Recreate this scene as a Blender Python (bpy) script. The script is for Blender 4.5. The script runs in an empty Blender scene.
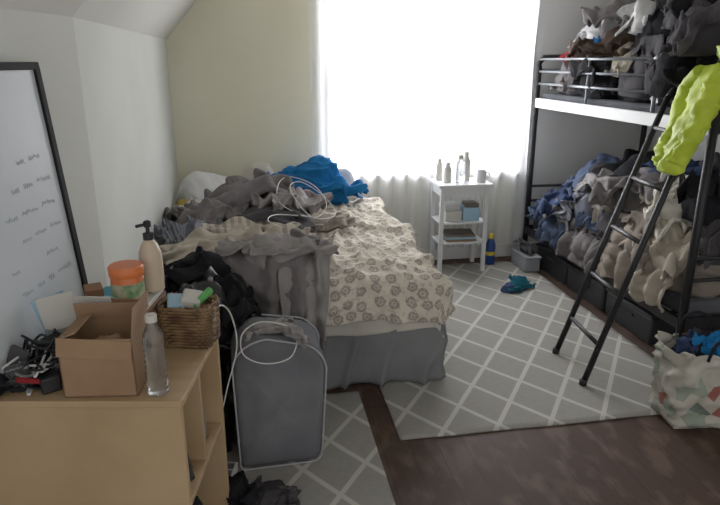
import bpy, bmesh, math, random
from mathutils import Vector, noise, Matrix
V=Vector
rnd=random.Random(7)
sc=bpy.context.scene
sc.view_settings.view_transform='Standard'
sc.view_settings.look='None'
sc.view_settings.exposure=.0
sc.view_settings.gamma=1.16
# ---------------- materials ----------------
def lin(c):
    o=[]
    for x in c:
        x/=255.0
        o.append(x/12.92 if x<=.04045 else ((x+.055)/1.055)**2.4)
    return (o[0],o[1],o[2],1)
class NT:
    def __init__(s,name):
        s.m=bpy.data.materials.new(name); s.m.use_nodes=True
        s.t=s.m.node_tree; s.n=s.t.nodes; s.b=s.n['Principled BSDF']
    def new(s,k,**kw):
        a=s.n.new(k)
        for p,v in kw.items(): setattr(a,p,v)
        return a
    def link(s,a,b): s.t.links.new(a,b)
    def math(s,op,a,b=None,c=None):
        n=s.n.new('ShaderNodeMath'); n.operation=op
        for i,x in enumerate((a,b,c)):
            if x is None: continue
            if isinstance(x,(int,float)): n.inputs[i].default_value=x
            else: s.link(x,n.inputs[i])
        return n.outputs[0]
    def mix(s,f,a,b):
        n=s.n.new('ShaderNodeMix'); n.data_type='RGBA'
        for sk,x in ((n.inputs[0],f),(n.inputs[6],a),(n.inputs[7],b)):
            if isinstance(x,(int,float)): sk.default_value=x
            elif isinstance(x,tuple): sk.default_value=x
            else: s.link(x,sk)
        return n.outputs[2]
    def coord(s,kind='Object',scale=(1,1,1)):
        tc=s.n.new('ShaderNodeTexCoord'); mp=s.n.new('ShaderNodeMapping')
        mp.inputs['Scale'].default_value=scale
        s.link(tc.outputs[kind],mp.inputs[0]); return mp.outputs[0]
    def noise(s,vec,scale,detail=4):
        n=s.n.new('ShaderNodeTexNoise'); n.inputs['Scale'].default_value=scale; n.inputs['Detail'].default_value=detail
        s.link(vec,n.inputs['Vector']); return n.outputs['Fac']
    def bump(s,h,st,dist=.01):
        n=s.n.new('ShaderNodeBump'); n.inputs['Strength'].default_value=st; n.inputs['Distance'].default_value=dist
        s.link(h,n.inputs['Height']); s.link(n.outputs[0],s.b.inputs['Normal'])
def M(name,col,rough=.85,col2=None,scale=8,bump=.15,bscale=70,metal=0,stretch=(1,1,1),trans=0,alpha=1,spec=.3):
    t=NT(name); b=t.b
    b.inputs['Base Color'].default_value=lin(col); b.inputs['Roughness'].default_value=rough
    b.inputs['Metallic'].default_value=metal; b.inputs['Specular IOR Level'].default_value=spec
    vec=t.coord('Object',stretch)
    if col2:
        f=t.noise(vec,scale)
        f=t.math('MULTIPLY_ADD',f,3.0,-1.0); f=t.math('MINIMUM',t.math('MAXIMUM',f,0.0),1.0)
        t.link(t.mix(f,lin(col),lin(col2)),b.inputs['Base Color'])
    if bump: t.bump(t.noise(vec,bscale,3),bump)
    if trans: b.inputs['Transmission Weight'].default_value=trans
    if alpha<1: b.inputs['Alpha'].default_value=alpha
    return t.m
def cl(name,c,k=.72,rough=.92,bump=.2):
    return M(name,c,rough,tuple(x*k for x in c),3,bump,60,spec=.1)
# ---------------- mesh helpers ----------------
def link(ob,parent=None):
    sc.collection.objects.link(ob)
    if parent: ob.parent=parent
    return ob
def empty(name,loc=(0,0,0),rz=0):
    e=bpy.data.objects.new(name,None); e.location=loc; e.rotation_euler=(0,0,rz); e.empty_display_size=.1
    return link(e)
def mesh(name,vs,fs,mat,parent=None,smooth=False,uvs=None):
    me=bpy.data.meshes.new(name); me.from_pydata([tuple(v) for v in vs],[],fs)
    if uvs:
        l=me.uv_layers.new(name='UVMap')
        for lp in me.loops: l.data[lp.index].uv=uvs[lp.vertex_index]
    bm=bmesh.new(); bm.from_mesh(me); bmesh.ops.recalc_face_normals(bm,faces=bm.faces); bm.to_mesh(me); bm.free()
    if smooth:
        for p in me.polygons: p.use_smooth=True
    me.materials.append(mat)
    return link(bpy.data.objects.new(name,me),parent)
def bev(o,w,s=2):
    m=o.modifiers.new('b','BEVEL'); m.width=w; m.segments=s; m.limit_method='ANGLE'; return o
def solid(o,t,off=0):
    m=o.modifiers.new('s','SOLIDIFY'); m.thickness=t; m.offset=off; return o
def box(name,x0,x1,y0,y1,z0,z1,mat,parent=None,bevel=.003):
    vs=[(x,y,z) for z in (z0,z1) for y in (y0,y1) for x in (x0,x1)]
    fs=[(0,2,3,1),(4,5,7,6),(0,1,5,4),(2,6,7,3),(0,4,6,2),(1,3,7,5)]
    o=mesh(name,vs,fs,mat,parent)
    if bevel: bev(o,bevel)
    return o
def rbox(name,c,size,rz,mat,parent=None,bevel=.003):
    sx,sy,sz=[s/2 for s in size]
    o=box(name,-sx,sx,-sy,sy,-sz,sz,mat,parent,bevel); o.location=c; o.rotation_euler=(rz if isinstance(rz,tuple) else (0,0,rz)); return o
def beam(name,p,q,w,t,side,mat,parent=None,bevel=.003):
    p=V(p);q=V(q);d=(q-p).normalized(); s=(V(side)-V(side).dot(d)*d).normalized(); n=d.cross(s)
    vs=[e+s*a*w/2+n*b*t/2 for e in (p,q) for b in (-1,1) for a in (-1,1)]
    fs=[(0,2,3,1),(4,5,7,6),(0,1,5,4),(2,6,7,3),(0,4,6,2),(1,3,7,5)]
    o=mesh(name,vs,fs,mat,parent)
    if bevel: bev(o,bevel)
    return o
def catmull(pts,n,cyc=False):
    P=[V(p) for p in pts]; out=[]; L=len(P)
    segs=L if cyc else L-1
    for i in range(segs):
        if cyc: a,b,c,d=P[i-1],P[i],P[(i+1)%L],P[(i+2)%L]
        else: a,b,c,d=P[max(i-1,0)],P[i],P[i+1],P[min(i+2,L-1)]
        for k in range(n):
            t=k/n
            out.append(.5*((2*b)+(c-a)*t+(2*a-5*b+4*c-d)*t*t+(3*b-a-3*c+d)*t**3))
    if not cyc: out.append(P[-1].copy())
    return out
def tube(name,pts,r,mat,parent=None,smoothn=0,cyc=False,seg=10,radii=None,crumple=0,seed=0,flat=1):
    P=catmull(pts,smoothn,cyc) if smoothn else [V(p) for p in pts]
    n=len(P); vs=[];fs=[]
    up=None
    for i in range(n):
        if cyc: t=(P[(i+1)%n]-P[i-1])
        else: t=P[min(i+1,n-1)]-P[max(i-1,0)]
        t.normalize()
        if up is None:
            up=V((0,0,1)) if abs(t.z)<.9 else V((1,0,0))
        up=(up-up.dot(t)*t).normalized(); sd=t.cross(up)
        rr=r
        if radii:
            f=i/(n-1)*(len(radii)-1); k=min(int(f),len(radii)-2); rr=radii[k]+(radii[k+1]-radii[k])*(f-k)
        for j in range(seg):
            a=2*math.pi*j/seg
            d=sd*math.cos(a)+up*math.sin(a)*flat
            q=P[i]+d*rr
            if crumple: q+=d*crumple*ridge(q,seed,9)
            vs.append(q)
    m=n if cyc else n-1
    for i in range(m):
        for j in range(seg):
            a=i*seg+j;b=i*seg+(j+1)%seg;c=((i+1)%n)*seg+(j+1)%seg;d=((i+1)%n)*seg+j
            fs.append((a,b,c,d))
    if not cyc:
        fs.append(tuple(range(seg))); fs.append(tuple((n-1)*seg+j for j in range(seg)))
    return mesh(name,vs,fs,mat,parent,True)
def lathe(name,prof,loc,mat,parent=None,seg=28,rib=0):
    vs=[];fs=[];n=len(prof)
    for r,z in prof:
        for j in range(seg):
            a=2*math.pi*j/seg; k=r*(1+(rib if j%2 else 0))
            vs.append((loc[0]+k*math.cos(a),loc[1]+k*math.sin(a),loc[2]+z))
    for i in range(n-1):
        for j in range(seg):
            fs.append((i*seg+j,i*seg+(j+1)%seg,(i+1)*seg+(j+1)%seg,(i+1)*seg+j))
    fs.append(tuple(range(seg))); fs.append(tuple((n-1)*seg+j for j in range(seg)))
    o=mesh(name,vs,fs,mat,parent,True)
    m=o.modifiers.new('e','EDGE_SPLIT'); m.split_angle=math.radians(40)
    return o
def ridge(p,seed,fs=6):
    r=random.Random(seed); d=V((r.uniform(-1,1),r.uniform(-1,1),r.uniform(-.3,.3))).normalized()
    off=V((seed*3.17,seed*1.3,seed*.7))
    q=V(p)*fs; q=q-d*(q.dot(d))*.6+off
    q=q+noise.noise_vector(q*.45)*1.3
    a=1-abs(noise.noise(q)*2.0); b=1-abs(noise.noise(q*2.2+V((5,5,5)))*2.0)
    return (a*abs(a)-.45)+.4*(b*abs(b)-.45)
def grid(name,nu,nv,fn,mat,parent=None,cyc=False,uv=(1,1)):
    vs=[];fs=[];uvs=[]
    cu=nu if cyc else nu+1
    for j in range(nv+1):
        for i in range(cu):
            vs.append(fn(i/nu,j/nv)); uvs.append((i/nu*uv[0],j/nv*uv[1]))
    for j in range(nv):
        for i in range(nu):
            i2=(i+1)%cu
            fs.append((j*cu+i,j*cu+i2,(j+1)*cu+i2,(j+1)*cu+i))
    return mesh(name,vs,fs,mat,parent,True,uvs)
def heap(name,c,rx,ry,h,mat,parent=None,seed=1,rot=0,amp=.035,fs=6,res=(110,46),wob=.2):
    ca,sa=math.cos(rot),math.sin(rot)
    def fn(u,v):
        a=u*2*math.pi
        if v>.92:
            k=1-(v-.92)/.08; ph=math.pi/2
        else:
            k=1; ph=v/.92*math.pi/2
        rr=max(math.sin(ph),0)**.85; zz=max(math.cos(ph),0)**.8
        w=1+wob*noise.noise(V((math.cos(a)*1.3+seed*2.1,math.sin(a)*1.3,seed*.9)))*2
        x=rx*rr*w*math.cos(a); y=ry*rr*w*math.sin(a); z=h*zz*(1+.5*noise.noise(V((x*3+seed,y*3,seed*1.7))))
        if k<1: return V((c[0]+(x*ca-y*sa)*k,c[1]+(x*sa+y*ca)*k,c[2]))
        X=x*ca-y*sa;Y=x*sa+y*ca
        p=V((c[0]+X,c[1]+Y,c[2]+z))
        n=V((X/rx,Y/ry,z/h*.9+.05)).normalized()
        p+=n*amp*ridge(p,seed,fs)
        p.z=max(p.z,c[2]); return p
    return grid(name,res[0],res[1],fn,mat,parent,True)
def ribbon(name,prof,wv,mat,parent=None,seed=1,amp=.015,fs=7,hang=0,nf=4,nu=60,thick=.006,wob=.04):
    P=catmull(prof,12); wv=V(wv); n=len(P)
    def fn(u,v):
        f=v*(n-1);k=min(int(f),n-2);p=P[k].lerp(P[k+1],f-k); t=(P[k+1]-P[k]).normalized()
        nr=t.cross(wv).normalized()
        ww=1+wob*4*noise.noise(V((v*3+seed,seed,0)))
        q=p+wv*(u-.5)*ww+ V((0,0,1))*wob*noise.noise(V((u*4,seed*2.2,v)))*(1 if v in(0,1) else .6)
        q+=nr*(amp*ridge(q,seed,fs)+hang*(abs(t.z)**2)*math.sin(u*nf*6.283+3*noise.noise(V((u*2,v,seed)))))
        return q
    o=grid(name,nu,n-1,fn,mat,parent)
    if thick: solid(o,thick)
    return o
# ---------------- cloth-simulated crumpled garments ----------------
VAR=[]
def simulate():
    N=54; cl_=[]; tmp=[]
    dummy=bpy.data.materials.new('cloth_slot')
    for k in range(5):
        ox=-30+k*4
        dome=heap('tmp_dome',(ox,0,0),.26,.24,.20,dummy,None,200+k,0,.04,6,(40,16),.15)
        pl=mesh('tmp_pl',[(ox-1.5,-1.5,0),(ox+1.5,-1.5,0),(ox+1.5,1.5,0),(ox-1.5,1.5,0)],[(0,1,2,3)],dummy)
        for o in (dome,pl):
            m=o.modifiers.new('c','COLLISION'); o.collision.thickness_outer=.006; o.collision.cloth_friction=20; tmp.append(o)
        S=1.05; vs=[];st=[];idx={}
        def keep(x,y):
            if k in (0,4): return x*x*x*x+y*y*y*y<.47**4
            if k==1: return abs(x)<.27 or (y>.15 and abs(x)<.52)
            if k==2: return abs(x)<.34 and (y>.15 or abs(x)>.03)
            return abs(x)<.45 and abs(y)<.40
        fs=[]
        fq=(1.0,1.0,.95,.75,.8)[k]
        for j in range(N+1):
            for i in range(N+1):
                x=(i/N-.5)*S; y=(j/N-.5)*S
                if not keep(x,y): continue
                idx[(i,j)]=len(vs); vs.append((ox+x,y,.5))
                n1=noise.noise(V((x*3,y*3,k*5+1))); n2=noise.noise(V((x*3,y*3,k*5+9)))
                st.append((ox+x*.66+.06*n1,y*.66+.06*n2,.40+.045/fq*math.sin(30*fq*x+5*n1)+.04/fq*math.sin(27*fq*y+5*n2)+.10*noise.noise(V((x*4,y*4,k+20)))))
        for j in range(N):
            for i in range(N):
                q=[(i,j),(i+1,j),(i+1,j+1),(i,j+1)]
                if all(a in idx for a in q): fs.append(tuple(idx[a] for a in q))
        o=mesh('tmp_cloth',vs,fs,dummy,None,True)
        o.shape_key_add(name='Basis'); sk=o.shape_key_add(name='start')
        for i,p in enumerate(st): sk.data[i].co=p
        sk.value=1
        m=o.modifiers.new('cl','CLOTH'); s=m.settings
        s.quality=5; s.mass=.25; s.tension_stiffness=12; s.compression_stiffness=12; s.shear_stiffness=4; s.bending_stiffness=(.15,.15,.2,.4,.4)[k]; s.air_damping=1.5
        s.rest_shape_key=o.data.shape_keys.key_blocks['Basis']
        c=m.collision_settings; c.distance_min=.008; c.use_self_collision=True; c.self_distance_min=.007; c.collision_quality=2
        m.point_cache.frame_start=1; m.point_cache.frame_end=60
        ms=o.modifiers.new('sm','SMOOTH'); ms.factor=.5; ms.iterations=4
        m2=o.modifiers.new('so','SOLIDIFY'); m2.thickness=.008; m2.offset=0
        m3=o.modifiers.new('ss','SUBSURF'); m3.levels=1; m3.render_levels=1
        cl_.append(o)
    sc.frame_start=1; sc.frame_end=60
    for f in range(1,49): sc.frame_set(f)
    dg=bpy.context.evaluated_depsgraph_get()
    for o in cl_:
        me=bpy.data.meshes.new_from_object(o.evaluated_get(dg))
        xs=[v.co.x for v in me.vertices]; ys=[v.co.y for v in me.vertices]; zs=[v.co.z for v in me.vertices]
        mn=V((min(xs),min(ys),min(zs))); mx_=V((max(xs),max(ys),max(zs))); d=mx_-mn
        if max(d)<2.0 and d.z>.03 and d.z==d.z:
            c=(mn+mx_)/2
            for v in me.vertices: v.co=V(((v.co.x-c.x)/(d.x/2),(v.co.y-c.y)/(d.y/2),(v.co.z-mn.z)/d.z))
            for p in me.polygons: p.use_smooth=True
            me.name='crumpled_garment'; VAR.append(me)
    for o in tmp+cl_: bpy.data.objects.remove(o,do_unlink=True)
    sc.frame_set(1)
try: simulate()
except Exception as e: print('SIMFAIL',e)
def garment(name,c,rx,ry,h,mat,parent=None,seed=1,rot=0,tilt=(0,0)):
    if not VAR: return heap(name,c,rx,ry,h,mat,parent,seed,rot,.04,8)
    heap(name+'_fold',(c[0],c[1],c[2]),rx*.72,ry*.72,h*.78,mat,parent,seed,rot,.02,9,(48,20),.1)
    me=VAR[seed%len(VAR)]
    o=bpy.data.objects.new(name,me); link(o,parent)
    o.location=c; o.scale=(rx*1.12,ry*1.12,h); o.rotation_euler=(tilt[0],tilt[1],rot+(seed*1.37)%3.14 if abs(rx-ry)<.06 else rot+(math.pi if seed%2 else 0))
    if len(me.materials)==0: me.materials.append(mat)
    o.material_slots[0].link='OBJECT'; o.material_slots[0].material=mat
    return o
# ---------------- common materials ----------------
m_wallb=M('wall_cream_paint',(230,227,205),.9,(223,219,195),1.6,.08,60)
m_walll=M('wall_white_paint',(210,211,205),.9,(200,201,195),1.6,.08,60)
m_wallr=M('wall_offwhite_paint',(214,214,213),.9,(206,206,205),1.6,.08,60)
m_ceil=M('ceiling_paint',(210,208,200),.95,(203,201,193),1.2,.05,60)
m_white=M('white_paint',(228,228,226),.5,None,1,.03,30)
m_black=M('black_metal',(24,24,27),.5,None,1,.05,60,spec=.4)
m_frame=M('black_frame_plastic',(22,22,24),.75,None,1,.02,60,spec=.2)
m_grey_metal=M('grey_metal',(120,124,130),.35,None,1,0,1,metal=.5)
m_wood=M('birch_wood',(182,156,120),.55,(166,138,102),3,.08,40,stretch=(1,6,1))
m_card=M('cardboard',(154,124,96),.9,(138,108,82),6,.1,60)
m_cable=M('white_cable_plastic',(206,206,204),.5,None,1,0,1)
m_bk=cl('black_fabric',(36,36,40),.6)
m_bagblk=M('black_plastic_film',(22,22,26),.3,None,1,.2,25,spec=.6)
m_grey=cl('grey_fabric',(148,143,142),.78)
m_mgrey=cl('mid_grey_fabric',(122,117,118),.75)
m_dgrey=cl('dark_grey_fabric',(80,78,82),.65)
m_taupe=cl('taupe_fabric',(140,130,120),.78)
m_beige=cl('beige_fabric',(176,167,152),.8)
m_cream=cl('cream_fabric',(202,197,186),.84)
m_blue=cl('blue_fabric',(34,112,176),.8)
m_navy=cl('navy_fabric',(56,70,104),.65)
m_denim=cl('denim_fabric',(84,98,126),.7)
m_olive=cl('khaki_fabric',(112,106,94),.7)
m_whitecl=cl('white_fabric',(216,216,216),.9)
m_red=cl('red_fabric',(150,44,48),.7)
m_teal=cl('teal_fabric',(40,110,130),.7)
m_brown=cl('brown_fabric',(78,64,56),.7)
def stripes(name,a,b,sc_):
    t=NT(name); wv=t.new('ShaderNodeTexWave'); wv.inputs['Scale'].default_value=sc_; wv.inputs['Distortion'].default_value=.6
    t.link(t.coord('Object'),wv.inputs['Vector']); t.link(t.mix(t.math('GREATER_THAN',wv.outputs['Fac'],.55),lin(a),lin(b)),t.b.inputs['Base Color'])
    t.b.inputs['Roughness'].default_value=.95; t.b.inputs['Specular IOR Level'].default_value=.1; return t.m
m_str1=stripes('striped_jersey',(120,122,130),(82,84,94),3.0)
m_str2=stripes('pale_striped_cotton',(186,178,164),(154,144,136),3.5)
def rugmat():
    t=NT('rug_lattice_wool'); tc=t.n.new('ShaderNodeTexCoord'); sp=t.n.new('ShaderNodeSeparateXYZ'); t.link(tc.outputs['Object'],sp.inputs[0])
    x=t.math('DIVIDE',sp.outputs[0],.26); y=t.math('DIVIDE',sp.outputs[1],.36)
    out=None
    for s in ('ADD','SUBTRACT'):
        a=t.math(s,x,y); f=t.math('ABSOLUTE',t.math('SUBTRACT',t.math('FRACT',a),.5))
        l=t.math('LESS_THAN',f,.052)
        out=l if out is None else t.math('MAXIMUM',out,l)
    nz=t.noise(t.coord(),45,3)
    base=t.mix(nz,lin((138,136,131)),lin((158,156,151)))
    big=t.noise(t.coord(),2.2,3)
    base=t.mix(t.math('MULTIPLY',big,.35),base,lin((128,123,117)))
    t.link(t.mix(t.math('MULTIPLY',out,.85),base,lin((190,188,180))),t.b.inputs['Base Color'])
    t.b.inputs['Roughness'].default_value=1; t.b.inputs['Specular IOR Level'].default_value=.05
    t.bump(t.math('ADD',t.noise(t.coord(),300,2),out),.3,.004)
    return t.m
m_rug=rugmat()
def floormat():
    t=NT('dark_floorboards'); tc=t.n.new('ShaderNodeTexCoord'); sp=t.n.new('ShaderNodeSeparateXYZ'); t.link(tc.outputs['Object'],sp.inputs[0])
    x=t.math('DIVIDE',sp.outputs[0],.12); fl=t.math('FLOOR',x); fr=t.math('FRACT',x)
    wn=t.n.new('ShaderNodeTexWhiteNoise'); wn.noise_dimensions='1D'; t.link(fl,wn.inputs['W'])
    ye=t.math('FRACT',t.math('ADD',t.math('DIVIDE',sp.outputs[1],2.6),wn.outputs['Value']))
    seam=t.math('MAXIMUM',t.math('LESS_THAN',fr,.022),t.math('LESS_THAN',ye,.002))
    g=t.noise(t.coord('Object',(14,1.2,1)),4,6)
    wear=t.noise(t.coord('Object',(2,1,1)),4.5,8)
    c=t.mix(g,lin((48,35,29)),lin((82,62,51)))
    c=t.mix(t.math('MULTIPLY',wn.outputs['Value'],.35),c,lin((60,42,34)))
    wf=t.math('MINIMUM',t.math('MAXIMUM',t.math('MULTIPLY_ADD',wear,4.0,-2.0),0.0),.45)
    c=t.mix(wf,c,lin((112,94,82)))
    t.link(t.mix(t.math('MULTIPLY',seam,.8),c,lin((28,21,18))),t.b.inputs['Base Color'])
    t.link(t.math('MULTIPLY_ADD',g,.25,.5),t.b.inputs['Roughness']); t.b.inputs['Specular IOR Level'].default_value=.3
    t.bump(t.math('SUBTRACT',1.0,seam),.3,.002); return t.m
def duvetmat():
    t=NT('floral_duvet_cotton'); v=t.coord('UV')
    vo=t.n.new('ShaderNodeTexVoronoi'); vo.inputs['Scale'].default_value=13.5; vo.inputs['Randomness'].default_value=.5; vo.voronoi_dimensions='2D'
    t.link(v,vo.inputs['Vector']); d=vo.outputs['Distance']
    pet=t.noise(v,60,2)
    disc=t.math('LESS_THAN',t.math('ADD',d,t.math('MULTIPLY',pet,.34)),.54)
    ring=t.math('MULTIPLY',t.math('GREATER_THAN',d,.10),t.math('LESS_THAN',d,.17))
    k=t.math('MULTIPLY',disc,t.math('SUBTRACT',1.0,t.math('MULTIPLY',ring,.7)))
    k=t.math('MULTIPLY',k,t.math('MULTIPLY_ADD',t.math('GREATER_THAN',t.noise(v,120,1),.5),.35,.45))
    sm=t.math('GREATER_THAN',t.noise(v,48,1),.64)
    k=t.math('MAXIMUM',k,t.math('MULTIPLY',sm,.35))
    t.link(t.mix(k,lin((210,202,188)),lin((120,107,102))),t.b.inputs['Base Color'])
    t.b.inputs['Roughness'].default_value=.95; t.b.inputs['Specular IOR Level'].default_value=.1
    t.bump(t.noise(v,25,4),.25); return t.m
# ---------------- room ----------------
YB=4.8; ZC=2.5
box('floor',-1.6,3.35,-.6,YB+.1,-.1,0,floormat(),None,0)
box('ceiling',-.6,3.35,-.6,YB+.1,ZC,ZC+.1,m_ceil,None,0)
wx0,wx1,wz0,wz1=.58,2.12,.74,2.2
wb=empty('wall_back')
box('left_of_window',-.68,wx0,YB,YB+.12,0,ZC,m_wallb,wb,0)
box('right_of_window',wx1,3.25,YB,YB+.12,0,ZC,m_wallr,wb,0)
box('above_window',wx0,wx1,YB,YB+.12,wz1,ZC,m_wallb,wb,0)
box('below_window',wx0,wx1,YB,YB+.12,0,wz0,m_wallb,wb,0)
box('wall_right',3.25,3.35,-.6,YB+.1,0,ZC,m_wallr,None,0)
def prism(name,poly,z0,z1,mat):
    n=len(poly); vs=[(x,y,z0) for x,y in poly]+[(x,y,z1) for x,y in poly]
    fs=[tuple(range(n)),tuple(range(n,2*n))]+[(i,(i+1)%n,n+(i+1)%n,n+i) for i in range(n)]
    return mesh(name,vs,fs,mat)
kx=-.58; ky=2.35; ex=kx-.285*(ky+.6)
prism('wall_left',[(kx,YB+.1),(kx,ky),(ex,-.6),(ex-.1,-.6),(kx-.1,ky),(kx-.1,YB+.1)],0,1.76,m_walll)
sl=[(kx,YB+.1,1.74),(kx,ky,1.74),(ex,-.6,1.74)]
up=[(x+.66,y,ZC) for x,y,z in sl]
vs=sl+up+[(x-.08,y,z+.06) for x,y,z in sl+up]
mesh('ceiling_slope',vs,[(0,1,4,3),(1,2,5,4),(6,7,10,9),(7,8,11,10),(0,3,9,6),(2,8,11,5),(0,6,7,1),(1,7,8,2),(3,4,10,9),(4,5,11,10)],m_ceil)
box('baseboard_back',.95,3.25,YB-.018,YB,0,.11,m_white)
box('baseboard_right',3.232,3.25,0,YB-.02,0,.11,m_white)
w=empty('window_1')
box('jamb_l',wx0-.07,wx0,YB-.02,YB+.1,wz0-.02,wz1+.07,m_white,w)
box('jamb_r',wx1,wx1+.07,YB-.02,YB+.1,wz0-.02,wz1+.07,m_white,w)
box('head',wx0-.07,wx1+.07,YB-.02,YB+.1,wz1,wz1+.07,m_white,w)
box('sill',wx0-.09,wx1+.09,YB-.04,YB+.1,wz0-.04,wz0,m_white,w)
box('mullion',1.33,1.37,YB+.03,YB+.07,wz0,wz1,m_white,w)
box('meeting_rail',wx0,wx1,YB+.03,YB+.07,1.45,1.49,m_white,w)
t=NT('window_glass'); tr=t.new('ShaderNodeBsdfTransparent'); gl=t.new('ShaderNodeBsdfGlossy'); mx=t.new('ShaderNodeMixShader'); gl.inputs['Roughness'].default_value=.05
mx.inputs[0].default_value=.05; t.link(tr.outputs[0],mx.inputs[1]); t.link(gl.outputs[0],mx.inputs[2]); t.link(mx.outputs[0],t.n['Material Output'].inputs[0])
box('glass',wx0,wx1,YB+.045,YB+.05,wz0,wz1,t.m,w,0)
t=NT('sheer_curtain_voile'); tr=t.new('ShaderNodeBsdfTransparent'); tl=t.new('ShaderNodeBsdfTranslucent'); df=t.new('ShaderNodeBsdfDiffuse')
tl.inputs[0].default_value=(.95,.96,1,1); df.inputs[0].default_value=(.92,.93,.95,1)
m1=t.new('ShaderNodeMixShader'); m1.inputs[0].default_value=.45; t.link(tl.outputs[0],m1.inputs[1]); t.link(df.outputs[0],m1.inputs[2])
m2=t.new('ShaderNodeMixShader'); m2.inputs[0].default_value=.72; t.link(tr.outputs[0],m2.inputs[1]); t.link(m1.outputs[0],m2.inputs[2]); t.link(m2.outputs[0],t.n['Material Output'].inputs[0])
m_curt=t.m
cu=empty('curtain')
def curt(x0,x1,seed):
    def fn(u,v):
        x=x0+(x1-x0)*u; z=2.36-(2.36-.12)*v
        a=.014+.012*v
        y=YB-.065+a*math.sin(u*(x1-x0)*52+1.5*noise.noise(V((u*4,v*1.2,seed))))+.015*noise.noise(V((u*6,v*2,seed)))
        return V((x+.012*noise.noise(V((u*3,v*4,seed+3))),y,z+.015*noise.noise(V((u*9,seed,0)))*v))
    grid('sheer_panel',200,40,fn,m_curt,cu)
curt(.43,1.36,1); curt(1.34,2.17,2)
tube('rod',[(.36,YB-.065,2.38),(2.3,YB-.065,2.38)],.01,m_white,cu)
for x in(.4,2.26): box('bracket',x-.01,x+.01,YB-.065,YB,2.37,2.39,m_white,cu)
# ---------------- rugs ----------------
def rug(x0,x1,y0,y1):
    def fn(u,v):
        x=x0+(x1-x0)*u;y=y0+(y1-y0)*v
        return V((x,y+.004*noise.noise(V((x*5,0,y))),.006+.003*noise.noise(V((x*4,y*4,2)))))
    o=grid('area_rug',50,60,fn,m_rug); solid(o,.008); return o
rug(.57,2.14,2.30,4.62)
rug(-.20,.455,1.45,2.74)
# ---------------- bed ----------------
bed=empty('bed')
bx0,bx1,by0,by1=-.52,.90,2.80,4.70
box('box_spring',bx0,bx1,by0,by1,.12,.32,m_whitecl,bed,.02)
box('mattress',bx0,bx1,by0,by1,.32,.535,m_whitecl,bed,.05)
for x in(bx0+.05,bx1-.05):
    for y in (by0+.08,by1-.08): box('foot',x-.025,x+.025,y-.025,y+.025,0,.12,m_black,bed)
m_skirt=cl('grey_bed_skirt_cotton',(120,122,124),.85)
per=[(bx0,by1),(bx0,by0),(bx1,by0),(bx1,by1)]
def perim(s):
    L=[by1-by0,bx1-bx0,by1-by0]; tot=sum(L); d=s*tot
    for i in range(3):
        if d<=L[i] or i==2:
            a,b=V(per[i]+(0,)),V(per[i+1]+(0,)); dr=(b-a).normalized(); return a+dr*d,V((dr.y,-dr.x,0)),d
        d-=L[i]
def skf(u,v):
    p,n,d=perim(u); z=.36-.345*v
    f=abs(math.sin(u*62+4*noise.noise(V((u*9,v*.4,0)))))
    return V((p.x,p.y,0))+n*(.010+.065*v*(1-f)**2+.03*v*f*.5+.06*noise.noise(V((u*26,v*1.3,3)))*v)+V((0,0,z))
solid(grid('skirt',520,14,skf,m_skirt,bed),.003)
def sheetcloth(name,x0,x1,y0,y1,top,r,ov,mat,parent,seed,amp,puff,hf=.02,uvs=1,nx=170,ny=190,ovl=0,rag=.03):
    S0,S1=x0-ovl,x1+ov[0]; T0,T1=y0-ov[1],y1
    ix0,ix1,iy0=x0+r,x1-r,y0+r
    def fn(u,v):
        s=S0+(S1-S0)*u; t_=T0+(T1-T0)*v
        t_+=rag*noise.noise(V((s*3,seed,1)))*(1-v); s+=rag*noise.noise(V((t_*3,seed,5)))*u
        cx=min(max(s,ix0),ix1); cy=max(t_,iy0)
        d=V((s-cx,t_-cy,0)); L=d.length
        z=top; p=V((cx,cy,0))
        if L>1e-6:
            n=d/L; ar=r*math.pi/2
            if L<ar: R=r*math.sin(L/r); z-=r*(1-math.cos(L/r))
            else:
                R=r+hf*(.5+.5*math.sin((s-t_)*26+2*noise.noise(V((s*4,t_*4,seed)))))*min((L-ar)/.1,1); z-=r+(L-ar)
            p+=n*R
        nrm=V((0,0,1)) if L<1e-6 else (V((d.x/L,d.y/L,0))*min(L/r/1.57,1)+V((0,0,1))*(1-min(L/r/1.57,1))).normalized()
        q=V((s,t_,0))
        p+=nrm*(amp*ridge(q,seed,4.2)+amp*.35*ridge(q,seed+3,11)+puff*noise.noise(V((s*3.2,t_*3.2,seed)))); p.z+=z
        return p
    o=grid(name,nx,ny,fn,mat,parent,uv=((S1-S0)*uvs,(T1-T0)*uvs)); solid(o,.012,1); return o
sheetcloth('top_sheet',bx0+.01,bx1+.004,by0-.006,by1,.538,.05,(.18,.215),m_cream,bed,3,.003,.003,.006)
duv=sheetcloth('duvet',-.42,bx1+.030,by0-.050,4.45,.608,.08,(.19,.205),duvetmat(),None,5,.030,.045,.025)
heap('pillow',(-.30,4.50,.56),.25,.15,.25,m_whitecl,None,11,.1,.02,5,wob=.08)
heap('pillow',(.0,4.60,.56),.20,.09,.30,m_cream,None,12,-.1,.02,5,wob=.08)
m_yelc=cl('mustard_fabric',(196,170,84),.8)
heap('bolster',(-.50,4.28,.57),.06,.08,.16,m_yelc,None,18,0,.01,8,(50,20),.05)
bs=empty('blue_sleeping_bag')
heap('roll',(.36,4.43,.60),.30,.15,.29,m_blue,bs,14,-.1,.035,8,wob=.10)
garment('loose_shell',(.40,4.40,.62),.36,.17,.24,m_blue,bs,15,-.12)
heap('throw_cushion',(.60,4.63,.60),.16,.06,.22,m_whitecl,None,19,0,.01,5,wob=.05)
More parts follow.
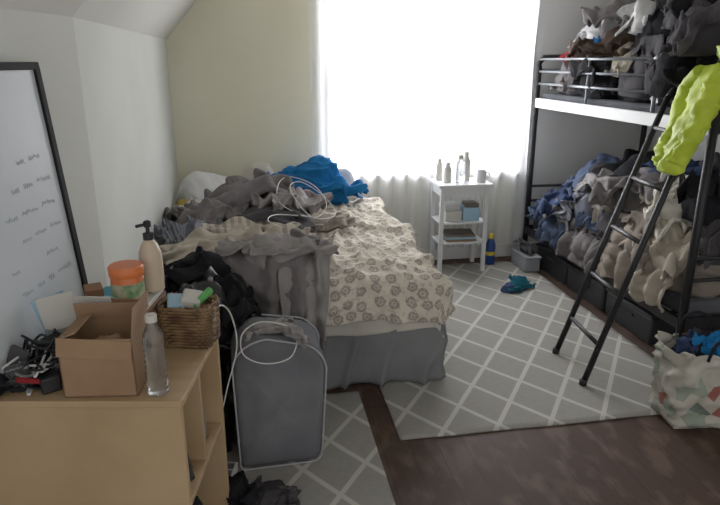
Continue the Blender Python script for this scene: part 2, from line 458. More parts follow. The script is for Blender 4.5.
# laundry on bed
lp=empty('laundry_pile')
G=[('grey_hoodie',(-.12,3.97,.60),.34,.30,.34,m_mgrey,23,.3),('grey_sweater',(.15,3.86,.61),.26,.26,.26,m_grey,25,1.2),
('dark_sweatpants',(-.28,3.74,.60),.26,.22,.25,m_mgrey,24,.5),('dark_shirt',(.0,3.62,.61),.32,.18,.18,m_dgrey,28,-.2),
('beige_blanket',(.02,3.38,.60),.44,.18,.15,m_str2,33,.1),('tan_towel',(.38,3.62,.62),.24,.14,.10,m_taupe,34,.5),
('patterned_throw',(-.20,3.18,.60),.34,.2,.18,m_beige,39,.4),('grey_top',(.02,3.04,.61),.32,.18,.17,m_mgrey,38,.1),
('white_scarf',(-.40,4.12,.59),.13,.26,.14,m_cream,29,.1),('striped_top',(-.36,3.44,.60),.17,.22,.18,m_str1,30,.1),('plaid_shirt',(.12,4.12,.61),.22,.13,.20,m_grey,32,.1)]
for n_,c,rx,ry,h,mt,sd,ro in G: garment(n_,c,rx,ry,h,mt,lp,sd,ro)
ribbon('grey_blanket',[(.03,3.05,.68),(.04,2.9,.74),(.05,2.77,.69),(.05,2.675,.5),(.06,2.65,.30)],(.44,.02,0),m_mgrey,lp,31,.045,7,.035,3,110,.012)
ribbon('grey_shirt_hanging',[(.24,2.98,.71),(.22,2.84,.74),(.20,2.73,.66),(.19,2.66,.48),(.17,2.63,.36)],(.22,-.04,0),m_grey,lp,32,.035,7,.02,2,70,.01)
garment('bunched_sweater',(.08,2.88,.66),.26,.15,.16,m_grey,lp,35,.1)
# floor pile beside bed foot
bp=empty('bin_bag_heap')
heap('lower_bag',(-.32,2.46,0),.18,.22,.58,m_bagblk,bp,41,0,.05,8,wob=.06)
garment('upper_bag',(-.27,2.48,.46),.22,.2,.32,m_bagblk,bp,43,.3)
heap('dark_coat_lower',(-.20,2.60,.0),.12,.13,.62,m_bk,bp,43,.2,.04,8,wob=.06)
garment('dark_coat',(-.14,2.56,.46),.15,.16,.30,m_bk,bp,45,.2)
garment('black_jacket',(-.30,2.68,.60),.22,.15,.24,m_bk,bp,46,.2)
hg=empty('coiled_white_cable')
tube('loop',[(.14,3.82,.88),(.22,3.95,.89),(.36,3.9,.84),(.42,3.72,.76),(.34,3.54,.72),(.2,3.5,.77),(.12,3.6,.82)],.0022,m_cable,hg,10,True,8)
tube('loop',[(.20,3.72,.86),(.28,3.86,.87),(.42,3.80,.78),(.46,3.62,.71),(.3,3.48,.74)],.0022,m_cable,hg,10,True,8)
tube('tail',[(.3,3.48,.74),(.1,3.35,.79),(.05,3.1,.82),(.12,2.95,.82)],.0022,m_cable,hg,10,False,8)
# ---------------- hamper ----------------
hm=empty('laundry_hamper',(.04,2.33,.012),.06)
m_ham=M('grey_mesh_fabric',(114,115,119),.9,(94,95,100),4,.3,220,spec=.1)
m_pipe=M('pale_piping',(164,166,172),.6,None,1,0,1)
hw,hd,hh=.175,.13,.55
def rr(w,h,r1,r2):
    pts=[]
    for cx,cz,a0,q in ((w-r1,h-r1,0,r1),(-w+r1,h-r1,90,r1),(-w+r2,r2,180,r2),(w-r2,r2,270,r2)):
        for k in range(9):
            a=math.radians(a0+k*11.25); pts.append((cx+q*math.cos(a),cz+q*math.sin(a)))
    return pts
out=rr(hw,hh,.11,.04); n=len(out); vs=[];fs=[]
def slump(x,y,z):
    f=z/hh
    return (x*(1+.08*math.sin(f*3.1))+.02*f*f+.025*noise.noise(V((x*7,y*7,z*7))), y+.02*f*f+.06*noise.noise(V((x*7,2,z*7))), z-.04*f*(x/hw)*.6)
for k,(y,s) in enumerate([(-hd-.014,.02),(-hd-.014,.2),(-hd-.014,.35),(-hd-.013,.5),(-hd-.012,.65),(-hd-.006,.85),(-hd,1),(-hd*.5,1.03),(0,1.0),(hd*.5,1.03),(hd,1),(hd+.006,.85),(hd+.01,.4),(hd+.01,.02)]):
    for x,z in out: vs.append(slump(x*s,y,hh/2+(z-hh/2)*s))
K=14
for k in range(K-1):
    for i in range(n): fs.append((k*n+i,k*n+(i+1)%n,(k+1)*n+(i+1)%n,(k+1)*n+i))
fs.append(tuple(range(n))); fs.append(tuple((K-1)*n+i for i in range(n)))
ob=mesh('body',vs,fs,m_ham,hm,True); mm=ob.modifiers.new('ss','SUBSURF'); mm.levels=1; mm.render_levels=1
tube('front_piping',[slump(x,-hd-.002,z) for x,z in out],.0035,m_pipe,hm,0,True,8)
tube('back_piping',[slump(x,hd,z) for x,z in out],.0035,m_pipe,hm,0,True,8)
garment('folded_cloth',(0,0,hh-.03),.15,.11,.07,m_grey,hm,47,0)
cb=empty('power_cord')
tube('cord',[(-.17,1.93,.79),(-.14,2.0,.81),(-.11,2.07,.74),(-.10,2.10,.6),(-.15,2.09,.42),(-.20,2.06,.2),(-.16,2.04,.02),(-.10,2.02,.02)],.0025,m_cable,cb,10)
tube('cord_loop',[(-.08,2.165,.54),(0,2.155,.50),(.1,2.16,.52),(.12,2.25,.585),(.0,2.29,.615),(-.08,2.25,.59)],.0025,m_cable,cb,10,True)
fc=empty('dark_clothes_on_floor')
garment('black_socks',(-.13,1.98,.012),.09,.10,.14,m_bk,fc,51)
garment('dark_shirt',(.06,1.82,.012),.16,.1,.05,m_dgrey,fc,55)
garment('grey_shirt',(-.10,1.72,.012),.12,.12,.07,m_dgrey,fc,53)
garment('dark_trousers',(.0,2.0,.012),.10,.1,.05,m_dgrey,fc,56)
ps=empty('power_strip',(-.17,2.12,.0),1.4)
box('case',-.1,.1,-.025,.025,0,.04,m_cable,ps,.006)
for k in range(4): box('socket',-.085+k*.045,-.05+k*.045,-.014,.014,.04,.042,m_grey_metal,ps,0)
# ---------------- bookcase ----------------
A=math.radians(9.6); r_=V((math.cos(A),-math.sin(A),0)); q_=V((math.sin(A),math.cos(A),0)); CO=V((-.225,1.495,0))
def C(x,y,z): return CO+r_*x+q_*y+V((0,0,z))
bc=empty('bookcase',CO,-A)
W=.53;D=.45;T=.02;H=.75
box('side_near',-W,0,0,T,0,H-T,m_wood,bc,.002)
box('side_far',-W,0,D-T,D,0,H-T,m_wood,bc,.002)
box('top',-W,.006,-.006,D+.004,H-T,H,m_wood,bc,.003)
box('back',-W,-W+.008,T,D-T,.04,H-T,m_wood,bc,0)
for z in (.05,.39): box('shelf',-W+.01,-.006,T,D-T,z,z+T,m_wood,bc,.002)
box('plinth',-.03,-.012,T,D-T,0,.05,m_wood,bc,.001)
box('divider',-W+.01,-.01,.22,.236,.41,H-T,m_wood,bc,.001)
sb=empty('stored_fabric')
heap('bundle',C(-.16,.12,.411),.13,.07,.14,m_dgrey,sb,55,-A,.015,9,(60,24),.05)
heap('bundle_far',C(-.16,.33,.411),.13,.065,.16,m_taupe,sb,56,-A,.015,9,(60,24),.05)
heap('bundle_low',C(-.17,.22,.071),.14,.14,.2,m_bk,sb,57,-A,.02,9,(60,24),.05)
# whiteboard
wbd=empty('whiteboard')
m_wb=M('whiteboard_surface',(204,209,213),.3,(190,197,203),1.5,0,1,spec=.4)
Br=V((-.575,2.06,.755)); Tr=V((-.635,2.05,1.585)); dd=V((-.27,-.963,0)).normalized()*.56
def WB(s,t,k=0):
    n=(dd.cross(Tr-Br)).normalized(); n=n if n.x>0 else -n
    return Br+dd*s+(Tr-Br)*t+n*k
beam('panel',WB(.5,.01),WB(.5,.99),.55,.012,dd,m_wb,wbd,0)
beam('frame_right',WB(0,0,.002),WB(0,1,.002),.026,.024,dd,m_frame,wbd)
beam('frame_left',WB(1,0,.002),WB(1,1,.002),.026,.024,dd,m_frame,wbd)
beam('frame_top',WB(-.02,1,.002),WB(1.02,1,.002),.022,.024,(0,0,1),m_frame,wbd)
beam('frame_bottom',WB(-.02,.012,.002),WB(1.02,.012,.002),.022,.024,(0,0,1),m_frame,wbd)
m_ink=M('faded_marker_ink',(194,202,209),.6,None,1,0,1)
rr2=random.Random(3)
for row in range(6):
    t0=.70-row*.085; s=.08+rr2.random()*.25
    while s<.55:
        L=rr2.uniform(.05,.13); npt=int(L/.008)
        pts=[WB(s+L*k/npt,t0+(.008 if k%2 else -.008)*rr2.uniform(.3,1.3)-.05*s,.0066) for k in range(npt+1)]
        tube('writing',pts,.0007,m_ink,wbd,2,seg=5); s+=L+.04
        if rr2.random()<.35: s+=.2
# items on bookcase
m_paper=M('paper_white',(200,198,190),.8,None,1,.05,40); m_tealp=M('teal_card',(60,140,160),.6,None,1,0,1)
m_bluep=M('pale_blue_card',(150,186,208),.6,None,1,0,1); m_green=M('green_plastic',(90,170,90),.4,None,1,0,1)
m_brownp=M('brown_card',(120,84,60),.8,None,1,.05,40)
bx=empty('cardboard_box',C(-.215,.085,.751),-A+.05)
def obox(par,w,d,h,mat,th=.004):
    box('base',-w,w,-d,d,0,th,mat,par,0)
    box('front',-w,w,-d,-d+th,0,h,mat,par,0); box('rear',-w,w,d-th,d,0,h,mat,par,0)
    box('left',-w,-w+th,-d,d,0,h,mat,par,0); box('right',w-th,w,-d,d,0,h,mat,par,0)
    beam('flap_front',(0,-d,h),(-.004,-d-.006,h-.05),2*w,th*.7,(1,0,0),mat,par,0)
    beam('flap_rear',(0,d,h),(0,d-.01,h+.05),2*w,th*.7,(1,0,0),mat,par,0)
    beam('flap_right',(w,0,h),(w+.012,0,h+.085),2*d,th*.7,(0,1,0),mat,par,0)
    beam('flap_left',(-w,0,h),(-w+.05,0,h+.02),2*d,th*.7,(0,1,0),mat,par,0)
obox(bx,.095,.07,.165,m_card)
heap('packing_paper',(0,0,.01),.07,.05,.12,m_card,bx,58,0,.02,14,res=(50,20),wob=.05)
st=empty('stack_of_boxes_and_papers',C(-.24,.33,.751),-A)
box('carton',-.12,.09,-.11,.11,0,.12,m_card,st)
box('book_a',-.11,.085,-.10,.11,.12,.14,m_brownp,st); box('book_b',-.10,.08,-.105,.105,.14,.155,m_paper,st)
box('magazine',-.10,.05,-.12,.09,.155,.163,m_tealp,st)
beam('loose_paper',(-.12,-.125,.02),(-.15,-.14,.22),.10,.002,(1,.3,0),m_paper,st,0)
beam('loose_sheet',(-.14,-.09,.02),(-.19,-.10,.20),.09,.002,(1,.5,0),m_bluep,st,0)
beam('loose_envelope',(-.03,-.13,.10),(-.04,-.15,.22),.12,.003,(1,-.2,0),m_paper,st,0)
beam('brown_envelope',(.03,-.125,.10),(.05,-.14,.21),.10,.003,(1,.25,0),m_card,st,0)
rbox('loose_magazine',(.03,-.09,.172),(.12,.08,.006),.4,m_card,st,.001)
rbox('loose_leaflet',(-.06,-.08,.180),(.10,.08,.004),-.3,m_bluep,st,.001)
rbox('small_carton',(-.085,-.03,.185),(.05,.07,.04),.5,m_brownp,st,.002)
tb=empty('plastic_tub'); l=C(-.225,.31,.917)
m_or=M('orange_plastic',(218,112,54),.4,None,1,0,1,spec=.5); m_lab=M('label_paper',(196,190,160),.5,(70,140,90),30,0,1)
lathe('body',[(.042,0),(.047,.004),(.047,.078),(.044,.082)],l,m_or,tb)
lathe('label',[(.0478,.008),(.0478,.055)],l,m_lab,tb)
lathe('lid',[(.049,.074),(.05,.076),(.05,.1),(.047,.105),(.02,.106)],l,m_or,tb,48,.012)
sp=empty('spray_bottle'); l=C(-.180,.40,.909)
m_bei=M('beige_plastic',(198,178,154),.4,None,1,0,1,spec=.5)
lathe('body',[(.03,0),(.034,.004),(.035,.10),(.033,.125),(.024,.15),(.014,.162),(.013,.172)],l,m_bei,sp)
lathe('label',[(.0353,.03),(.0356,.095)],l,m_bei,sp)
lathe('collar',[(.016,.165),(.016,.185),(.010,.187)],l,m_black,sp)
lathe('stem',[(.006,.185),(.006,.205),(.011,.205),(.012,.22),(.008,.224)],l,m_black,sp)
tube('nozzle',[V(l)+V((0,0,.214)),V(l)+V((-.03,-.02,.212))],.005,m_black,sp)
wtb=empty('water_bottle'); l=C(-.068,.04,.751)
m_pet=M('clear_plastic',(226,231,234),.1,None,1,0,1,trans=.95,spec=.5)
pr=[(.024,0),(.028,.004)]
for k in range(8): pr+=[(.028,.015+k*.016),(.0255,.022+k*.016)]
pr+=[(.028,.15),(.025,.172),(.013,.198),(.0125,.21)]
lathe('body',pr,l,m_pet,wtb); lathe('cap',[(.0145,.206),(.0145,.224),(.012,.226)],l,m_paper,wtb,40,.03)
wb2=empty('drinking_glass'); l=C(-.40,.21,.751)
lathe('glass_wall',[(.028,0),(.03,.003),(.036,.12),(.034,.12),(.028,.008),(.001,.006)],l,m_pet,wb2)
wk=empty('wicker_basket',C(-.065,.36,.751),-A-.1)
m_wick=M('wicker_cane',(140,112,80),.7,(84,62,44),20,.3,80)
HX,HY=.078,.055
for k in range(13):
    z=.008+k*.010; e=1+.05*k/12; pts=[]
    for i in range(120):
        a=2*math.pi*i/120; c,s_=math.cos(a),math.sin(a)
        x=HX*e*abs(c)**.35*(1 if c>0 else -1); y=HY*e*abs(s_)**.35*(1 if s_>0 else -1)
        wv=.0035*math.sin(i*math.pi/3+(k%2)*math.pi); L=math.hypot(x,y)
        pts.append((x*(1+wv/L),y*(1+wv/L),z))
    tube('weave_row',pts,.0055,m_wick,wk,0,True,6)
box('basket_floor',-.07,.07,-.05,.05,0,.006,m_wick,wk,0)
for k in range(16):
    a=2*math.pi*k/16;c,s_=math.cos(a),math.sin(a)
    x=HX*abs(c)**.35*(1 if c>0 else -1); y=HY*abs(s_)**.35*(1 if s_>0 else -1)
    tube('stake',[(x,y,0),(x*1.05,y*1.05,.14)],.003,m_wick,wk,0,seg=6)
pk=empty('snack_packets',C(-.065,.36,.79),-A-.1)
rbox('blue_packet',(-.035,-.01,.095),(.05,.07,.02),(.3,.1,.4),m_bluep,pk,.006)
rbox('green_packet',(.045,.01,.105),(.02,.08,.02),(.5,.2,-.5),m_green,pk,.006)
rbox('white_packet',(.01,.01,.10),(.06,.07,.03),(.2,.2,.2),m_paper,pk,.006)
rbox('red_packet',(-.05,.03,.09),(.03,.05,.02),(.2,.2,.8),m_red,pk,.006)
rbox('packet_core',(0,0,.04),(.13,.08,.07),0,m_brownp,pk,.006)
cc=empty('tangled_cables_and_chargers')
r3=random.Random(5)
for k in range(9):
    pts=[C(-.41+r3.uniform(-.08,.07),.09+r3.uniform(-.07,.07),.757+.024*min(k,5)*r3.uniform(.3,1)) for _ in range(8)]
    tube('cable',pts,.0035,m_black if k%4 else m_cable,cc,8,True,7)
rbox('charger',C(-.36,.05,.775),(.05,.04,.045),.5,m_black,cc,.005)
rbox('adapter',C(-.44,.10,.78),(.04,.07,.05),.2,m_black,cc,.005)
rbox('phone_case',C(-.39,.13,.81),(.07,.012,.12),(.3,.1,.3),m_black,cc,.004)
rbox('phone_case',C(-.46,.07,.81),(.06,.012,.11),(-.3,.3,-.5),m_dgrey,cc,.004)
rbox('clear_clamshell',C(-.355,.11,.81),(.05,.05,.12),(.2,.3,.6),m_pet,cc,.008)
rbox('blister_pack',C(-.43,.04,.80),(.06,.02,.08),(.3,-.2,.2),m_pet,cc,.006)
rbox('red_tool_handle',C(-.385,.03,.79),(.10,.014,.014),(.1,.4,.5),m_red,cc,.005)
garment('dark_pouch',C(-.44,.08,.752),.07,.05,.09,m_bk,cc,60)
garment('dark_glove',C(-.41,.17,.752),.06,.05,.12,m_dgrey,cc,61)
# ---------------- nightstand ----------------
ns=empty('nightstand')
nx0,nx1,ny0,ny1=1.36,1.74,4.40,4.67
m_ns=M('nightstand_white_lacquer',(216,218,220),.45,None,1,0,1)
for x in(nx0,nx1-.03):
    for y in (ny0,ny1-.03): box('leg',x,x+.03,y,y+.03,.012,.69,m_ns,ns)
box('top',nx0-.02,nx1+.02,ny0-.02,ny1+.01,.69,.712,m_ns,ns)
box('apron',nx0+.03,nx1-.03,ny0+.004,ny0+.018,.62,.69,m_ns,ns)
box('apron_side',nx0+.005,nx0+.018,ny0+.03,ny1-.03,.62,.69,m_ns,ns); box('apron_side_r',nx1-.018,nx1-.005,ny0+.03,ny1-.03,.62,.69,m_ns,ns)
for z in(.40,.24): box('shelf',nx0+.005,nx1-.005,ny0+.005,ny1-.005,z,z+.015,m_ns,ns)
bk=empty('storage_boxes')
rbox('box_white',(1.48,4.53,.456),(.13,.16,.08),.05,m_paper,bk,.004); rbox('box_blue',(1.63,4.53,.466),(.13,.15,.10),-.06,m_bluep,bk,.004)
rbox('box_grey',(1.47,4.53,.520),(.13,.13,.045),.12,m_whitecl,bk,.004); rbox('box_lid',(1.64,4.53,.532),(.10,.13,.03),.0,m_taupe,bk,.004)
bk=empty('magazines')
for k in range(3): rbox('magazine',(1.55,4.53,.264+k*.018),(.24,.2,.016),-.06*k,(m_card,m_bluep,m_taupe)[k],bk,.002)
for (x,y,h,r,nm,mt) in [(1.44,4.51,.15,.03,'lotion_bottle',m_paper),(1.53,4.48,.21,.036,'water_pitcher',m_pet),(1.60,4.56,.22,.034,'milk_bottle',m_paper),(1.40,4.60,.17,.026,'medicine_bottle',m_paper)]:
    e=empty(nm); lathe('body',[(r*.9,0),(r,.004),(r,h*.68),(r*.5,h*.85),(r*.45,h*.88)],(x,y,.712),mt,e); lathe('cap',[(r*.55,h*.86),(r*.55,h),(r*.4,h*1.01)],(x,y,.712),m_paper,e)
e=empty('coffee_mug'); lathe('cup',[(.03,0),(.034,.004),(.036,.09),(.032,.09),(.029,.01),(.001,.008)],(1.70,4.48,.712),m_whitecl,e)
tube('handle',[(1.736,4.48,.785),(1.76,4.48,.78),(1.763,4.48,.75),(1.736,4.48,.735)],.004,m_whitecl,e,5)
e=empty('detergent_bottle'); m_dbl=M('blue_plastic',(40,70,130),.4,None,1,0,1); m_yel=M('yellow_plastic',(220,190,60),.4,None,1,0,1)
lathe('body',[(.036,0),(.04,.005),(.04,.16),(.022,.21),(.018,.22)],(1.85,4.58,.012),m_dbl,e); lathe('cap',[(.02,.215),(.02,.25),(.016,.255)],(1.85,4.58,.012),m_yel,e); lathe('label',[(.0405,.08),(.0405,.11)],(1.85,4.58,.012),m_yel,e)
e=empty('slipper',(1.82,3.98,.012),.4)
heap('sole',(0,0,0),.13,.06,.03,m_navy,e,64,0,.004,9,(50,16),.04)
garment('upper',(.02,0,.0),.13,.07,.10,m_teal,e,61)
heap('lining',(-.07,.0,.0),.06,.05,.055,m_navy,e,62,0,.01,12,res=(50,20))
# ---------------- bunk bed ----------------
bb=empty('bunk_bed')
X0,X1,Y0,Y1=2.20,3.16,2.72,4.70
for (x,y) in ((X0,Y0),(X1,Y0),(X0,Y1),(X1,Y1)):
    tube('post',[(x,y,.0),(x,y,1.56)],.022,m_black,bb,seg=14)
for y in (Y0,Y1):
    tube('end_hoop',[(X0,y,1.52),(X0,y,1.58),(X0+.03,y,1.615),(X0+.08,y,1.625),((X0+X1)/2,y,1.625),(X1-.08,y,1.625),(X1-.03,y,1.615),(X1,y,1.58),(X1,y,1.52)],.02,m_black,bb,4)
    for z in(1.53,1.43): tube('end_rail',[(X0,y,z),(X1,y,z)],.011,m_grey_metal,bb)
    for z in (.62,.5): tube('low_end_rail',[(X0,y,z),(X1,y,z)],.011,m_black,bb)
    for z in (.26,1.29): box('end_beam',X0,X1,y-.015,y+.015,z-.03,z+.03,m_black,bb)
gy=3.22
for z in (1.61,1.52,1.43):
    tube('guard_rail',[(X0,Y1,z),(X0,gy+.02,z)],.009,m_grey_metal,bb)
tube('guard_post',[(X0,gy,1.3),(X0,gy,1.59),(X0,gy+.03,1.61)],.012,m_grey_metal,bb,4)
tube('guard_post',[(X0,3.95,1.3),(X0,3.95,1.61)],.009,m_grey_metal,bb)
for z in (1.61,1.45): tube('rear_rail',[(X1,Y0,z),(X1,Y1,z)],.012,m_grey_metal,bb)
m_rail=M('upper_rail_pale',(232,233,234),.5,None,1,0,1)
box('upper_side_beam',X0-.016,X0+.016,Y0,Y1,1.25,1.32,m_rail,bb,.004)
box('upper_side_beam_rear',X1-.016,X1+.016,Y0,Y1,1.25,1.315,m_black,bb,.004)
box('lower_side_beam',X0-.016,X0+.016,Y0,Y1,.225,.285,m_black,bb,.004)
box('lower_side_beam_rear',X1-.016,X1+.016,Y0,Y1,.225,.285,m_black,bb,.004)
for k in range(14):
    y=Y0+.08+k*(Y1-Y0-.16)/13
    for z in (.26,1.28): box('slat',X0,X1,y-.03,y+.03,z-.008,z+.008,m_rail,bb,.001)
m_matt=cl('grey_mattress_cover',(90,92,98),.8)
box('upper_mattress',X0+.03,X1-.03,Y0+.03,Y1-.03,1.29,1.36,m_matt,bb,.02)
box('lower_mattress',X0+.03,X1-.03,Y0+.03,Y1-.03,.27,.37,m_matt,bb,.03)
lt=[((1.63,2.97,.01),(2.15,3.03,1.42)),((1.60,2.61,.01),(2.15,2.68,1.60))]
for a,b in lt:
    tube('ladder_rail',[a,b],.016,m_black,bb,seg=12)
    tube('ladder_hook',[b,V(b)+V((.03,0,.04)),V(b)+V((.07,0,.02)),V(b)+V((.07,0,-.04))],.012,m_black,bb,5)
    tube('ladder_foot',[a,V(a)+V((.004,0,.03))],.02,m_black,bb)
for k in range(5):
    z=.22+k*.26
    f0=(z-.01)/1.41; f1=(z-.01)/1.59
    p=V(lt[0][0]).lerp(V(lt[0][1]),f0); q=V(lt[1][0]).lerp(V(lt[1][1]),f1)
    tube('rung',[p,q],.012,m_black,bb)
ub=empty('under_bed_storage_box')
m_bp=M('black_plastic',(30,30,34),.5,None,1,.05,30,spec=.5)
for k in range(3):
    y0=2.98+k*.52
    box('bin',X0+.02,X0+.62,y0,y0+.49,.0,.17,m_bp,ub,.015); box('lid',X0+.01,X0+.63,y0-.006,y0+.496,.17,.19,m_bp,ub,.006)
    box('handle',X0+.012,X0+.02,y0+.18,y0+.31,.11,.13,m_bp,ub,.002)
pb=empty('plastic_storage_bin')
m_tr=M('translucent_plastic',(150,154,160),.35,None,1,0,1,spec=.5)
box('bin',2.04,2.165,4.32,4.60,.012,.12,m_tr,pb,.01); box('lid',2.035,2.17,4.31,4.61,.12,.135,m_tr,pb,.004)
garment('grey_bag',(2.10,4.46,.136),.06,.12,.10,m_dgrey,pb,63)
# lower bunk pile
lb=empty('clothes_pile')
L=[(2.42,4.42,.37,.2,.22,.26,m_navy,71),(2.75,4.30,.37,.3,.28,.46,m_grey,72),(2.50,4.05,.37,.26,.26,.46,m_dgrey,73),(2.85,3.95,.37,.28,.3,.55,m_bk,74),
(2.42,3.72,.37,.18,.24,.30,m_olive,75),(2.62,3.62,.37,.28,.28,.52,m_grey,76),(2.40,3.35,.37,.17,.25,.30,m_beige,77),(2.60,3.22,.37,.26,.26,.50,m_taupe,78),
(2.85,3.3,.37,.26,.3,.58,m_dgrey,79),(2.42,2.99,.37,.19,.2,.36,m_taupe,80),(2.70,2.98,.37,.24,.2,.60,m_bk,81)]
for i,(x,y,z,rx,ry,h,mt,sd) in enumerate(L): heap('bundle_%d'%i,(x,y,z),rx,ry,h,mt,lb,sd,sd*.7%1.0-.5,.03,9,(100,40),.14)
L2=[(2.54,4.20,.64,.30,.30,.30,m_denim,83),(2.62,3.82,.74,.32,.30,.28,m_bk,88),(2.50,3.52,.68,.28,.28,.32,m_mgrey,84),(2.56,3.26,.68,.28,.26,.32,m_cream,93),
(2.40,3.95,.50,.24,.30,.30,m_str1,87),(2.38,4.30,.48,.22,.26,.26,m_navy,89),(2.50,2.97,.74,.26,.20,.32,m_bk,95),(2.36,3.62,.46,.21,.32,.30,m_dgrey,98),
(2.34,3.36,.42,.20,.30,.32,m_taupe,92),(2.33,3.06,.46,.18,.26,.30,m_beige,99),(2.29,4.14,.36,.15,.30,.26,m_mgrey,94),(2.29,4.46,.38,.14,.2,.24,m_denim,97),(2.75,3.5,.85,.28,.28,.18,m_navy,104),(2.40,3.16,.64,.2,.24,.28,m_cream,98),(2.44,3.78,.62,.24,.24,.26,m_grey,103),(2.33,3.80,.40,.15,.2,.22,m_denim,105),(2.42,2.86,.55,.16,.14,.3,m_dgrey,108)]
for i,(x,y,z,rx,ry,h,mt,sd) in enumerate(L2): garment('garment_%d'%i,(x,y,z),rx,ry,h,mt,lb,sd,0)
ribbon('taupe_throw',[(2.62,3.30,.90),(2.42,3.28,.78),(2.26,3.26,.62),(2.16,3.25,.45),(2.14,3.25,.30)],(0,.44,0),m_taupe,lb,91,.035,6,.025,2,90,.012)
ribbon('beige_throw',[(2.60,2.96,.88),(2.44,2.95,.76),(2.27,2.95,.56),(2.16,2.95,.42),(2.145,2.95,.29)],(0,.26,0),m_beige,lb,92,.035,6,.02,2,80,.012)
ribbon('grey_throw',[(2.60,3.74,.80),(2.42,3.74,.66),(2.28,3.74,.52),(2.16,3.74,.40),(2.145,3.74,.27)],(0,.52,0),m_mgrey,lb,93,.035,6,.025,3,100,.012)
ribbon('blue_grey_throw',[(2.60,4.2,.76),(2.42,4.2,.66),(2.28,4.2,.52),(2.16,4.2,.40),(2.15,4.2,.29)],(0,.34,0),m_denim,lb,97,.035,6,.025,3,80,.012)
# upper bunk pile
m_film=M('white_plastic_film',(204,204,204),.35,(164,164,168),10,.4,30,spec=.5)
ul=empty('bags_and_clothes_pile')
U=[(2.46,4.36,1.36,.22,.26,.46,m_dgrey,101),(2.80,4.3,1.36,.3,.3,.5,m_bk,102),(2.45,3.98,1.36,.22,.26,.46,m_bk,103),(2.82,3.85,1.36,.3,.3,.6,m_dgrey,104),
(2.45,3.55,1.36,.22,.28,.48,m_bk,105),(2.8,3.4,1.36,.3,.3,.62,m_bk,106),(2.42,3.15,1.36,.19,.26,.46,m_bagblk,107),(2.75,3.0,1.36,.3,.22,.6,m_bk,108),(2.42,2.95,1.36,.18,.18,.5,m_bk,109)]
for i,(x,y,z,rx,ry,h,mt,sd) in enumerate(U): heap('bag_%d'%i,(x,y,z),rx,ry,h,mt,ul,sd,sd*.7%1.0-.5,.035,9,(100,40),.14)
U2=[(2.55,4.34,1.68,.28,.26,.30,m_film,113),(2.48,3.98,1.72,.25,.26,.32,m_mgrey,115),(2.50,3.66,1.74,.28,.25,.34,m_film,118),(2.48,3.35,1.76,.25,.24,.3,m_dgrey,120),(2.42,3.08,1.72,.26,.24,.36,m_bk,123),
(2.34,4.05,1.64,.10,.14,.12,m_blue,126),(2.34,4.42,1.58,.1,.12,.10,m_red,117),(2.36,3.85,1.62,.20,.22,.20,m_brown,116),(2.33,4.36,1.38,.15,.26,.32,m_mgrey,128),(2.32,3.95,1.38,.14,.28,.34,m_bk,130),(2.32,3.50,1.38,.14,.28,.36,m_dgrey,122),
(2.26,3.12,1.40,.15,.2,.38,m_bk,126),(2.24,2.98,1.62,.18,.18,.32,m_dgrey,133),(2.34,4.22,1.52,.15,.24,.24,m_brown,135),(2.34,3.70,1.50,.14,.22,.24,m_beige,138),(2.60,3.95,1.88,.2,.2,.2,m_beige,143)]
for i,(x,y,z,rx,ry,h,mt,sd) in enumerate(U2): garment('item_%d'%i,(x,y,z),rx,ry,h,mt,ul,sd,0)
# high-vis jacket
m_neon=M('neon_yellow_nylon',(194,214,60),.5,(170,192,46),6,.2,60,spec=.3)
hj=empty('neon_puffer_jacket')
tube('body',[(2.12,2.66,1.58),(2.08,2.64,1.48),(2.03,2.63,1.36),(1.98,2.63,1.24),(1.94,2.63,1.14),(1.92,2.63,1.09)],.08,m_neon,hj,12,radii=[.05,.088,.094,.092,.096,.09,.092,.088,.078,.05],crumple=.03,seed=121,seg=48,flat=.55)
tube('sleeve',[(2.10,2.72,1.56),(2.12,2.80,1.48),(2.07,2.80,1.34),(2.02,2.78,1.2),(1.97,2.77,1.10)],.05,m_neon,hj,12,radii=[.04,.055,.052,.053,.048,.05,.035],crumple=.025,seed=122,seg=32)
tube('front_sleeve',[(2.06,2.60,1.50),(2.03,2.575,1.42),(1.995,2.575,1.32),(1.955,2.58,1.22),(1.93,2.59,1.14)],.05,m_neon,hj,12,radii=[.03,.046,.044,.046,.04,.036],crumple=.02,seed=125,seg=32)
tube('hood',[(2.10,2.60,1.60),(2.14,2.60,1.64),(2.18,2.66,1.62)],.05,m_neon,hj,8,radii=[.03,.07,.06,.03],crumple=.02,seed=123,seg=24)
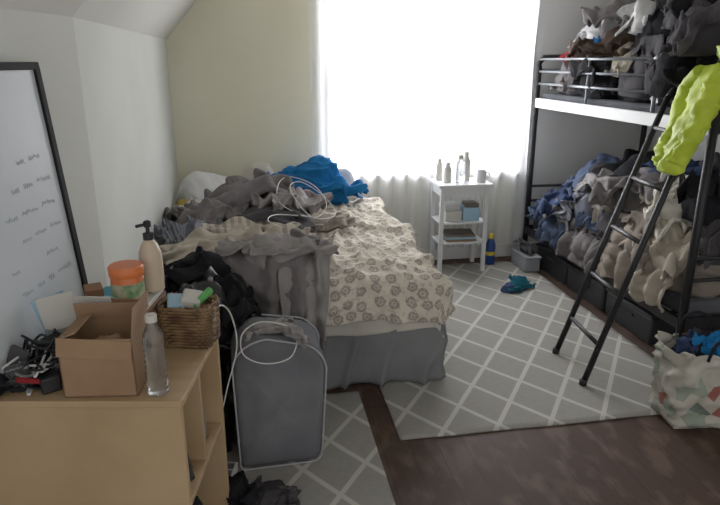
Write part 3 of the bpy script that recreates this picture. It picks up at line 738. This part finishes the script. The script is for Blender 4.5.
# ---------------- tote bag ----------------
tt=empty('tote_bag',(1.99,2.25,.0),-.1)
t=NT('tote_print'); vo=t.new('ShaderNodeTexVoronoi'); vo.inputs['Scale'].default_value=14; t.link(t.coord(),vo.inputs['Vector'])
sepc=t.new('ShaderNodeSeparateColor'); t.link(vo.outputs['Color'],sepc.inputs[0])
cr=t.new('ShaderNodeValToRGB'); cr.color_ramp.interpolation='CONSTANT'; el=cr.color_ramp.elements
el[0].color=lin((176,172,160)); el[0].position=0; el[1].position=.5; el[1].color=lin((136,146,130))
for p,c in ((.68,(146,84,76)),(.76,(182,178,166)),(.9,(96,108,98))): e2=el.new(p); e2.color=lin(c)
t.link(sepc.outputs[0],cr.inputs[0]); t.link(cr.outputs[0],t.b.inputs['Base Color']); t.b.inputs['Roughness'].default_value=.6
def tf(u,v):
    a=u*2*math.pi; c,s=math.cos(a),math.sin(a)
    k=1+.12*v; x=.19*k*abs(c)**.5*(1 if c>0 else -1); y=.11*k*abs(s)**.5*(1 if s>0 else -1); z=.02+.36*v+.03*noise.noise(V((c*2,s*2,1)))*v
    p=V((x,y,z)); n=V((x,y,0)).normalized(); return p+n*.035*ridge(p,131,9)
solid(grid('bag_side',110,34,tf,t.m,tt,True),.003)
box('bag_base',-.17,.17,-.09,.09,.002,.024,t.m,tt,.004)
for y in (-.11,.11): tube('handle',[(-.08,y,.35),(-.07,y*1.2,.44),(0,y*1.3,.475),(.07,y*1.2,.44),(.08,y,.35)],.007,m_bk,tt,6)
heap('contents_dark',(0,0,.1),.17,.1,.27,m_bk,tt,132,0,.03,9,(60,24),.05)
for n_,c,rx,ry,h,mt,sd in (('contents_blue',(.0,-.03,.33),.1,.07,.12,m_blue,135),('contents_red',(.11,.03,.31),.07,.07,.13,m_red,136),('contents_teal',(-.09,.02,.31),.08,.07,.12,m_navy,138)): garment(n_,c,rx,ry,h,mt,tt,sd)
# ---------------- lights ----------------
def area(name,loc,rot,sx,sy,p,col):
    l=bpy.data.lights.new(name,'AREA'); l.shape='RECTANGLE'; l.size=sx; l.size_y=sy; l.energy=p; l.color=col
    o=bpy.data.objects.new(name,l); o.location=loc; o.rotation_euler=rot; link(o); return o
area('daylight_outside_window',(1.35,YB+.7,1.6),(-math.pi/2,0,0),3.2,2.8,390,(.99,.99,1.0))
w=bpy.data.worlds.new('World'); sc.world=w; w.use_nodes=True
w.node_tree.nodes['Background'].inputs[0].default_value=(1,.98,.96,1); w.node_tree.nodes['Background'].inputs[1].default_value=.85
# ---------------- camera ----------------
cd=bpy.data.cameras.new('camera'); cd.sensor_width=36; cd.lens=31.0; cd.clip_start=.02
co=bpy.data.objects.new('camera',cd); co.location=(0,0,1.6); co.rotation_euler=(math.radians(90-17.2),0,-A); link(co)
sc.camera=co
